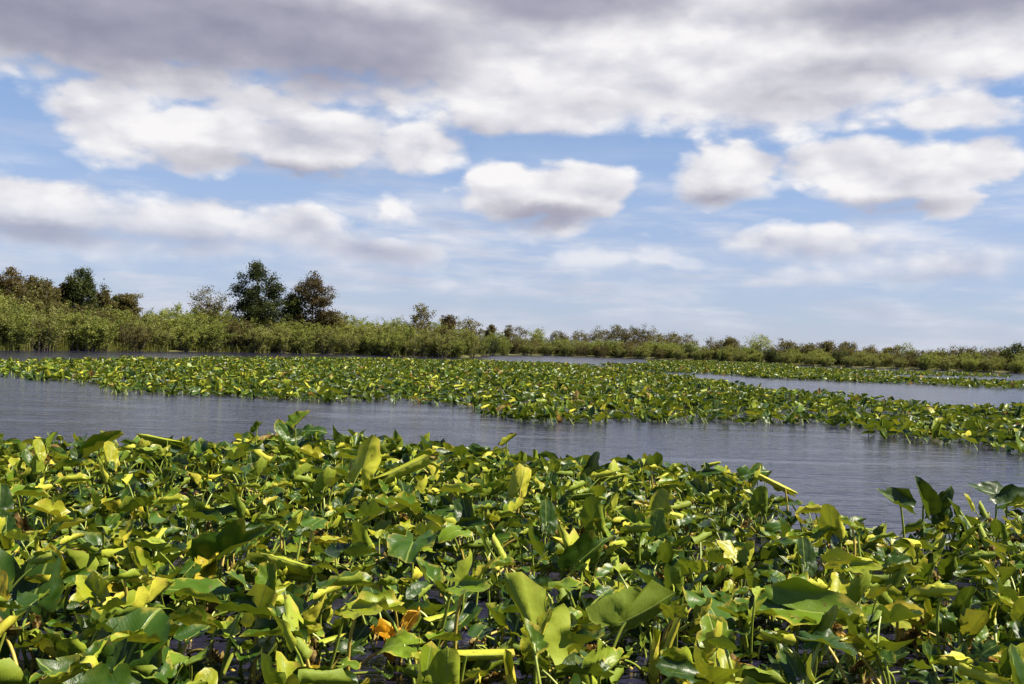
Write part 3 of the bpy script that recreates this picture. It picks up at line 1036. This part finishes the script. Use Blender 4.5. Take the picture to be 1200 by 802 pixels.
def leaf_bed(name, XY, NA, NR, seed, label, stalks=True, scale=1.0, hmax=.20, deadfrac=.025):
    """Joins one posed blade (and its stalk) per point of XY into a single mesh."""
    g = np.random.default_rng(seed)
    vs = low_variants(NA, NR)
    N = len(XY)
    pick = g.integers(0, len(vs), N)
    a = g.uniform(0, 6.283, N)
    q = g.random(N)
    e = np.radians(np.where(q < .35, g.uniform(-18, 18, N), np.where(q < .68, g.uniform(-8, 28, N), np.where(q < .87, g.uniform(20, 50, N), g.uniform(50, 82, N)))))
    h = g.uniform(.02, hmax, N)
    patch = np.sin(XY[:, 0] * .55 + np.sin(XY[:, 1] * .31) * 2) * np.sin(XY[:, 1] * .42 + np.sin(XY[:, 0] * .37 + 1) * 2)
    h *= .95 + .45 * patch
    D = np.stack([np.cos(a) * np.cos(e), np.sin(a) * np.cos(e), np.sin(e)], 1)
    UP = np.stack([g.normal(0, .3, N), g.normal(0, .3, N), np.ones(N)], 1)
    steep = e > R(60)
    UP[steep] = np.stack([-np.cos(a), -np.sin(a), np.full(N, .6)], 1)[steep]
    Xa = np.cross(D, UP)
    Xa /= np.linalg.norm(Xa, axis=1)[:, None] + 1e-9
    Za = np.cross(Xa, D)
    S = g.uniform(.48, 1.0, N) * scale
    qq = np.clip(g.random(N) - .13 * patch - (.06 if hmax < .3 else 0), 0, 1)
    tint = np.where(qq < .56, g.uniform(.02, .40, N), np.where(qq < .72, g.uniform(.36, .7, N), np.where(qq < .96, g.uniform(.74, .92, N), g.uniform(.90, .945, N))))
    tint = np.where(h < .075, tint * .35, tint)  # lowest leaves darkened, painting shade into the gaps of the bed
    P_ = np.stack([XY[:, 0], XY[:, 1], h], 1)
    dead = g.random(N) < deadfrac
    Vs, Fs, Us, Ds, Ms, o = [], [], [], [], [], 0
    for vi in range(len(vs)):
        (v, f, u_, rad), fam = vs[vi]
        idx = np.where(pick == vi)[0]
        if len(idx) == 0:
            continue
        M = np.stack([Xa[idx], D[idx], Za[idx]], 1) * S[idx][:, None, None]
        VV = np.einsum('vk,nkj->nvj', v, M) + P_[idx][:, None, :]
        n, m = VV.shape[:2]
        Vs.append(VV.reshape(-1, 3))
        Fs.append((f[None] + (np.arange(n) * m)[:, None, None]).reshape(-1, 3) + o)
        Us.append(np.tile(u_, (n, 1)))
        dd = np.zeros((n, m, 4), np.float32)
        dd[..., 0] = tint[idx][:, None]
        dd[..., 1] = rad[None]
        dd[..., 3] = 1
        Ds.append(dd.reshape(-1, 4))
        Ms.append(np.repeat(np.where(dead[idx], 2, 0), len(f)))
        o += n * m
    if stalks:
        B = P_.copy()
        B[:, 2] = -.05
        B[:, :2] -= D[:, :2] * .12 + g.normal(0, .03, (N, 2))
        r = .0075 * scale
        ring = np.array([(math.cos(t), math.sin(t), 0) for t in (0, 2.094, 4.189)]) * r
        VV = np.concatenate([B[:, None, :] + ring[None], P_[:, None, :] + ring[None]], 1)
        fq = np.array([(0, 1, 4), (0, 4, 3), (1, 2, 5), (1, 5, 4), (2, 0, 3), (2, 3, 5)])
        Vs.append(VV.reshape(-1, 3))
        Fs.append((fq[None] + (np.arange(N) * 6)[:, None, None]).reshape(-1, 3) + o)
        Us.append(np.full((N * 6, 2), .5))
        dd = np.zeros((N * 6, 4), np.float32)
        dd[:, 3] = 1
        Ds.append(dd)
        Ms.append(np.full(N * 6, 1))
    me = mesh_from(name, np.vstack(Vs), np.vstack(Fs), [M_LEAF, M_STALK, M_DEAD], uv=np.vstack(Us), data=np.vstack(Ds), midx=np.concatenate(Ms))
    return tag(link(name, me), label, 'pond plants', 'spatterdock beds on the lake', 'stuff')


def sample_poly(poly_px, dens, seed, z=.1, edge=.35):
    poly = [tuple(ground(u, v, z)[:2]) for u, v in poly_px]
    A = np.array(poly)
    lo, hi = A.min(0) - 1, A.max(0) + 1
    g = np.random.default_rng(seed)
    n = int((hi - lo).prod() * dens)
    X = g.uniform(lo[0], hi[0], n)
    Y = g.uniform(lo[1], hi[1], n)
    # plants gather in clumps and the margin is ragged
    jx = X + np.sin(Y * 1.9 + X * .7) * edge + np.sin(X * 3.1) * edge * .5
    jy = Y + np.sin(X * 1.3 + 2) * edge + np.sin(X * 3.7 + Y) * edge * .6
    ok = inside(poly, jx, jy)
    cl = np.sin(X * 1.7 + np.sin(Y * .9) * 2) * np.sin(Y * 1.45 + np.sin(X * 1.1) * 2)
    ok &= g.random(n) < (.66 + .5 * cl)
    return np.stack([X[ok], Y[ok]], 1)


mat2 = [(-120, 421), (0, 423), (100, 422), (250, 420), (420, 421), (560, 423), (640, 426), (720, 432), (790, 440), (850, 449), (900, 457), (960, 464), (1050, 472), (1130, 476),
        (1200, 476), (1330, 480), (1330, 540), (1200, 524), (1140, 524), (1090, 517), (1020, 500), (950, 494), (870, 490), (800, 490), (730, 492), (690, 494), (640, 492),
        (590, 484), (560, 476), (500, 471), (440, 468), (380, 466), (300, 462), (200, 460), (140, 455), (90, 446), (40, 439), (-120, 436)]
pts = sample_poly(mat2, 27, 3)
near = pts[:, 1] < 36
leaf_bed('spatterdock_bed', pts[near], 12, 3, 31, 'nearer part of the broad leaf bed beyond the first open channel')
leaf_bed('spatterdock_bed', pts[~near], 8, 2, 32, 'farther part of the broad leaf bed reaching towards the left bank', stalks=False)
strip = [(705, 427.5), (800, 427.5), (850, 428.5), (930, 431), (990, 436), (1000, 441), (1060, 443.5), (1200, 449), (1330, 454), (1330, 461), (1200, 455), (1080, 449), (1000, 446), (900, 442), (850, 438), (800, 436), (740, 432)]
leaf_bed('spatterdock_bed', sample_poly(strip, 24, 4), 8, 2, 33, 'narrow yellow-green strip of leaves crossing the water on the right', stalks=False, scale=1.15)
strip2 = [(900, 430.5), (1000, 434), (1090, 437), (1180, 440), (1180, 441.5), (1090, 439.5), (1000, 437.5), (930, 434)]
leaf_bed('spatterdock_bed', sample_poly(strip2, 14, 5), 8, 2, 34, 'thin far strip of leaves just below the right bank', stalks=False, scale=1.15)
strip3 = [(760, 423), (850, 425), (930, 428), (930, 431), (850, 428), (760, 425.5)]
leaf_bed('spatterdock_bed', sample_poly(strip3, 16, 6), 8, 2, 35, 'leaf strip touching the foot of the far grove', stalks=False, scale=1.15)

# ------------------------------------------------------------------ the near bed: hero plants first, then the ordinary ones
# measured hero leaves: attachment (u, v, height), blade direction, upper-face direction, family, mesh, tint, scale, root offset (px row of the base is implied)
HEROES = [
    ('large dark green pointed leaf standing upright at the left edge, shiny along its tip', [
        (38, 704, .16, (.15, .35, .8), (.25, -.9, .3), 'flat', 0, .22, 1.08, (-.02, .05))]),
    ('largest glossy leaf in the lower left corner, standing upright with a torn right edge', [
        (146, 782, .13, (.22, .3, .85), (-.1, -.9, .35), 'flat', 3, .40, 1.2, (0, .06)),
        (112, 800, .10, (-.7, .1, .3), (0, -.5, 1), 'cupped', 1, .3, .9, (0, 0))]),
    ('long rolled yellow-green leaf lying level like a cigar, tip pointing left', [
        (362, 664, .24, (-.95, .1, .22), (.1, .6, -.6), 'rolled', 0, .62, 1.25, (.12, .05))]),
    ('cupped yellow leaf on a straight upright stalk near the lower left', [
        (301, 722, .30, (.3, -.35, .85), (.2, .9, .2), 'half', 0, .86, .75, (0, -.02)),
        (337, 738, .26, (-.2, .3, .8), (.2, .9, .2), 'folded', 1, .5, .8, (0, -.02))]),
    ('crumpled orange withered leaf near the bottom centre-left', [
        (462, 752, .10, (-.5, 0, .35), (0, -.6, .8), 'orange', 0, .5, 1.3, (0, .02)),
        (470, 742, .14, (.45, 0, .7), (0, -.9, .3), 'orange', 2, .5, 1.2, (0, .02)),
        (455, 760, .06, (.1, -.1, -.5), (0, -.9, .3), 'orange', 1, .5, .75, (0, .02))]),
    ('tall upright yellow-green leaf catching the sun near the back of the near bed', [
        (424, 549, .42, (.28, 0, .95), (.2, .9, .1), 'cupped', 2, .80, 1.35, (-.14, -.1))]),
    ('large half-rolled leaf pointing up to the right beside the tall sunlit one', [
        (456, 556, .44, (.85, .1, .42), (.1, .85, -.3), 'rolled', 1, .72, 1.5, (-.16, 0))]),
    ('small upright yellow leaf on a bent stalk, centre of the near bed', [
        (610, 572, .34, (.25, 0, .95), (-.3, .9, .1), 'cupped', 4, .86, 1.0, (-.02, -.05))]),
    ('big folded leaf showing yellow inside on a thick stalk, bottom centre', [
        (629, 748, .30, (-.45, .05, .8), (.35, .9, .2), 'folded', 0, .45, 1.15, (0, 0)),
        (629, 749, .30, (.25, .2, .6), (-.5, -.6, .6), 'cupped', 0, .90, .62, (0, .03))]),
    ('pale trumpet-shaped leaf at the bottom centre beside a long rolled one', [
        (495, 806, .24, (.2, .1, .9), (.4, -.5, .3), 'half', 1, .82, .78, (-.05, 0)),
        (546, 769, .24, (1, .05, .04), (0, .9, -.3), 'rolled', 2, .80, 1.15, (-.03, .03))]),
    ('wide leaf with a ribbed underside spreading right from a bent stalk, lower centre-right', [
        (733, 729, .26, (.88, .15, .42), (-.2, .85, .35), 'cupped', 3, .16, 1.15, (-.1, -.05))]),  # dark tint puts the shade of a backlit leaf into its colour
    ('cluster of rolled yellow leaves at the bottom right of centre', [
        (762, 778, .17, (.05, -.1, .95), (.3, -.9, 0), 'rolled', 3, .90, .70, (0, 0)),
        (778, 772, .16, (.25, -.1, .8), (.2, .9, 0), 'rolled', 4, .92, .8, (0, 0)),
        (790, 784, .14, (.8, -.3, .25), (.2, .9, -.4), 'rolled', 0, .94, .8, (0, 0)),
        (766, 788, .12, (-.3, -.8, .15), (.2, .3, -1), 'rolled', 2, .93, .7, (0, 0)),
        (806, 794, .12, (.5, -.6, .15), (.2, .3, -1), 'half', 2, .95, .7, (0, 0))]),
    ('stubby yellow leaf cut by the bottom edge right of the thick stalk', [
        (598, 803, .22, (-.15, -.1, .9), (.3, -.9, 0), 'rolled', 1, .91, .62, (0, 0))]),
    ('flat shiny leaf with a white glint in the middle of the near bed', [
        (484, 636, .28, (-.05, -.4, -.1), (0, .25, 1), 'flat', 4, .45, 1.15, (0, .02))]),
    ('broad pale green leaf seen nearly flat, right of the wide ribbed one', [
        (828, 705, .24, (.15, -.45, -.2), (0, .1, 1), 'flat', 2, .58, 1.15, (.02, 0))]),
    ('large flat leaf with a rolled yellow margin, lower right', [
        (935, 715, .22, (.85, -.2, -.05), (.1, -.5, 1), 'half', 3, .72, 1.45, (0, 0)),
        (905, 718, .20, (-.75, .2, .1), (0, -.2, 1), 'flat', 5, .55, 1.0, (0, 0))]),
    ('yellow and orange leaf with a spout-like tip, lower right', [
        (1052, 722, .18, (.5, -.2, .1), (0, -.3, 1), 'half', 4, .955, .8, (0, 0)),
        (1056, 728, .12, (.3, -.7, .0), (0, -.3, 1), 'flat', 6, .90, .85, (0, 0))]),
    ('two bare yellow stalks fanning out of the dark water, lower right', [
        (962, 748, .20, (-.4, -.5, -.2), (0, 0, 1), 'dead', 1, .5, .6, (.1, -.2)),
        (977, 738, .22, (.3, -.4, -.5), (0, 0, 1), 'dead', 2, .5, .6, (.18, -.3))]),
    ('open green leaf held up with a split tip, centre right of the near bed', [
        (682, 656, .24, (.6, .1, .55), (-.2, -.7, .6), 'folded', 2, .35, 1.2, (0, 0)),
        (670, 655, .24, (-.3, .1, .8), (.3, .9, .1), 'folded', 3, .7, .9, (0, 0))]),
    ('smooth yellow-white rolled leaf near the open water, right of centre', [
        (920, 572, .30, (-.75, .05, .35), (.1, .8, -.3), 'rolled', 3, .90, 1.1, (.04, 0)),
        (880, 556, .32, (.7, .1, .25), (0, -.4, 1), 'flat', 1, .40, 1.0, (0, 0))]),
    ('dark jagged leaf standing tallest against the open water on the right', [
        (1082, 592, .34, (-.35, 0, .9), (.2, -.8, .3), 'folded', 4, .10, 1.0, (0, 0)),
        (1096, 596, .30, (.45, 0, .7), (.2, -.8, .3), 'folded', 5, .2, 1.0, (0, 0))]),
    ('dark wavy leaf reaching left over the open water on the right', [
        (1055, 592, .36, (-.8, 0, .42), (.1, -.6, .7), 'cupped', 5, .12, 1.0, (.05, 0))]),
    ('lone leaf tip rising from the water at the back edge of the near bed, centre', [
        (594, 519, .34, (.4, .1, .35), (0, -.3, 1), 'rolled', 2, .72, .9, (0, 0))]),
    ('brown-edged yellow curled leaves beside the left edge', [
        (60, 622, .20, (.65, -.2, .2), (.1, .3, 1), 'half', 5, .93, 1.2, (0, 0)),
        (22, 618, .16, (.5, -.3, -.3), (.1, -.3, 1), 'dead', 3, .5, 1.1, (0, 0))]),
    ('long lit leaf pointing up to the right at the back left of the near bed', [
        (116, 527, .36, (.8, .1, .55), (-.1, -.7, .5), 'folded', 1, .76, 1.5, (0, 0))]),
    ('broad leaf with a rounded back right of the long lit one at the back left', [
        (196, 516, .40, (-.9, .1, .15), (0, .8, -.3), 'rolled', 4, .60, 1.45, (0, 0))]),
    ('thin stalk with one small leaf standing in open water at the back left of centre', [
        (301, 503, .48, (.35, 0, .5), (0, -.6, .8), 'folded', 2, .65, .62, (-.01, 0))]),
    ('tuft of leaves rising highest at the back of the near bed, left of centre', [
        (346, 497, .50, (.25, .1, .3), (0, -.5, 1), 'cupped', 0, .7, 1.05, (.02, 0)),
        (362, 505, .46, (.7, .1, .1), (0, -.4, 1), 'flat', 2, .2, 1.0, (.02, 0)),
        (334, 508, .40, (-.5, .1, .5), (.4, -.8, .3), 'cupped', 6, .5, .95, (.02, 0))]),
    ('dark leaf mound in the open water at the right edge', [
        (1168, 580, .30, (-.75, 0, .2), (0, -.4, 1), 'flat', 0, .05, 1.2, (0, 0)),
        (1180, 590, .26, (.8, 0, .3), (0, -.4, 1), 'cupped', 2, .12, 1.2, (0, 0))]),
    ('leaning bare yellow stalk in the bottom left corner', [
        (4, 742, .20, (-.4, -.3, .3), (0, -.3, 1), 'dead', 4, .5, .7, (.16, -.16))]),
    ('mottled green leaf with a folded yellow edge, left of the crumpled orange one', [
        (240, 697, .20, (-.8, 0, .15), (0, -.5, 1), 'half', 1, .62, 1.1, (0, 0)),
        (262, 652, .26, (.75, 0, .5), (0, -.7, .6), 'folded', 3, .5, 1.3, (-.1, 0))]),
]
hero_xy = []
for hi_, (lab, leaves) in enumerate(HEROES):
    P0 = None
    for li, (u, v, z, d, up, fam, mi, tint, sc_, ro) in enumerate(leaves):
        p = ground(u, v, z)
        if P0 is None:
            P0 = Vector((p.x + ro[0], p.y + ro[1], 0))
            root = bpy.data.objects.new('spatterdock_plant', None)
            COL.objects.link(root)
            root.location = P0
            tag(root, lab, 'pond plant', 'spatterdock plants in the near bed')
            hero_xy.append((P0.x, P0.y, u, v, lab))
        a = p - P0
        base = Vector((p.x + ro[0] - P0.x, p.y + ro[1] - P0.y, -.06))
        knee = Vector(((a.x + base.x) / 2 + ro[0] * .2, (a.y + base.y) / 2, z * .62))
        yellow = tint > .85 or fam in ('dead', 'orange')
        add_leaf(root, fam, mi, base, knee, a, d, up, tint, sc_, old=yellow, r=.0085)

near_far_px = [(-160, 530), (-60, 530), (0, 531), (60, 531), (140, 532), (190, 540), (260, 542), (300, 534), (330, 526), (400, 526), (470, 530), (540, 537), (600, 545), (680, 556), (720, 560), (760, 560),
               (830, 574), (880, 592), (915, 618), (950, 640), (1000, 650), (1050, 645), (1080, 630), (1110, 640), (1150, 625), (1200, 616), (1300, 605), (1420, 605)]
near_poly_px = near_far_px + [(1420, 900), (-160, 900)]
poly = [tuple(ground(u, v, .0)[:2]) for u, v in near_poly_px]
# extend to and behind the viewer's boat
poly[-2] = (4.2, 1.9)
poly[-1] = (-4.2, 1.9)
A = np.array(poly)
lo, hi = A.min(0), A.max(0)
g = np.random.default_rng(8)
HOLES = [(225, 600, .35), (420, 705, .22), (560, 715, .26), (885, 645, .45), (900, 690, .25), (980, 772, .12), (1060, 762, .22), (190, 800, .12), (280, 765, .2), (545, 775, .15), (1000, 745, .12), (380, 780, .16), (700, 720, .1), (520, 668, .2), (1095, 668, .25)]
holes = [(*ground(u, v)[:2], r) for u, v, r in HOLES]
pts = []
cell = {}


def free(x, y, rad):
    cx, cy = int(x // .5), int(y // .5)
    for i in range(cx - 1, cx + 2):
        for j in range(cy - 1, cy + 2):
            for (a, b) in cell.get((i, j), ()):
                if (a - x) ** 2 + (b - y) ** 2 < rad * rad:
                    return False
    return True


for (hx, hy, *_r) in hero_xy:
    pass
cand = np.stack([g.uniform(lo[0], hi[0], 90000), g.uniform(lo[1], hi[1], 90000)], 1)
ok = inside(poly, cand[:, 0] + np.sin(cand[:, 1] * 3) * .12, cand[:, 1] + .08 + np.sin(cand[:, 0] * 2.3) * .12 + np.sin(cand[:, 0] * 7.3) * .10)
for x, y in cand[ok]:
    if any((x - a) ** 2 + (y - b) ** 2 < r * r for a, b, r in holes):
        continue
    rad = .295 if y < 6.2 else .34
    if math.sin(x * 2.9 + math.sin(y * 2.1) * 1.7) * math.sin(y * 3.3 + math.sin(x * 1.7) * 2) > .80 and y < 11:
        continue
    if any((x - a) ** 2 + (y - b) ** 2 < .16 ** 2 or (y < 9 and abs(x - a * y / b) < .20 and 0 < b - y < (.55 if b < 6.5 else .5)) for a, b, *_ in hero_xy):
        continue
    if free(x, y, rad):
        cell.setdefault((int(x // .5), int(y // .5)), []).append((x, y))
        pts.append((x, y))


def to_px(x, y, z=.15):
    v = CAM_M.transposed() @ Vector((x, y, z - CAM_H))
    if v.z >= -.01:
        return (-999, -999)
    return 600 + FPX * v.x / -v.z, 401 - FPX * v.y / -v.z


inview = [(x, y) for x, y in pts if -40 < to_px(x, y)[0] < 1240 and to_px(x, y, .3)[1] < 840]
inview.sort(key=lambda p: p[1])
single = inview[:300 - len(HEROES)]
sset = set(single)
rest = [p for p in pts if p not in sset]
print('near plants', len(pts), 'in view', len(inview), 'single', len(single), 'rest', len(rest))

PROTOS = [prototype(500 + i, 14 + i % 3) for i in range(16)]
used = set()
SHORT = ['dark pointed leaf at the left edge', 'largest glossy lower-left leaf', 'cigar-shaped rolled leaf', 'cupped yellow leaf on a straight stalk', 'crumpled orange leaf', 'tall sunlit back leaf',
         'half-rolled leaf beside the tall sunlit one', 'small yellow leaf on a bent stalk', 'big folded yellow leaf', 'pale trumpet-shaped leaf', 'wide ribbed leaf', 'cluster of rolled yellow leaves', 'stubby yellow leaf',
         'shiny flat leaf with white glint', 'broad pale green leaf', 'large flat yellow-edged leaf', 'orange spout-tipped leaf', 'two bare yellow stalks', 'open split-tipped leaf', 'yellow-white rolled leaf', 'tallest dark jagged leaf',
         'dark wavy leaf over open water', 'lone leaf tip in the water', 'brown-edged curled leaves', 'long lit back-left leaf', 'round-backed leaf', 'thin stalk in open water', 'highest tuft at the back', 'dark mound at the right edge',
         'leaning bare stalk', 'mottled yellow-folded leaf']
assert len(SHORT) == len(HEROES)
ranked = {}
near_of = []
for (x, y) in single:
    u, v = to_px(x, y)
    j = min(range(len(hero_xy)), key=lambda i: (hero_xy[i][0] - x) ** 2 + (hero_xy[i][1] - y) ** 2)
    hx, hy = hero_xy[j][:2]
    dx, dy = x - hx, y - hy
    ang = math.degrees(math.atan2(dy, dx)) % 360
    side = ['right of', 'behind and right of', 'behind', 'behind and left of', 'left of', 'in front and left of', 'in front of', 'in front and right of'][int((ang + 22.5) // 45) % 8]
    near_of.append((math.hypot(dx, dy), j, side, x, y))
for dist_, j, side, x, y in sorted(near_of):
    ranked[(j, side)] = ranked.get((j, side), 0) + 1
    k_ = ranked[(j, side)]
    pi = rnd.randrange(len(PROTOS))
    sc_ = rnd.uniform(.85, 1.12)
    lab = f"green plant {ORD[k_ - 1]} {side} the {SHORT[j]}"
    if pi not in used:
        used.add(pi)
        o = PROTOS[pi]
        o.location = (x, y, 0)
        o.rotation_euler = (0, 0, rnd.uniform(0, 6.28))
        o.scale = (sc_,) * 3
    else:
        o = copy_thing(PROTOS[pi], (x, y, 0), rnd.uniform(0, 6.28), sc_)
    tag(o, lab, 'pond plant', 'spatterdock plants in the near bed')
for pi, o in enumerate(PROTOS):
    if pi not in used:
        for ch in list(o.children):
            bpy.data.objects.remove(ch)
        bpy.data.objects.remove(o)

# leaves of the plants past the single ones
L = []
for (x, y) in rest:
    for i in range(9):
        a = rnd.uniform(0, 6.283)
        r = .24 * math.sqrt(rnd.random())
        L.append((x + r * math.cos(a), y + r * math.sin(a)))
leaf_bed('spatterdock_bed', np.array(L), 14, 4, 36, 'rear edge of the near leaf bed along the open channel')
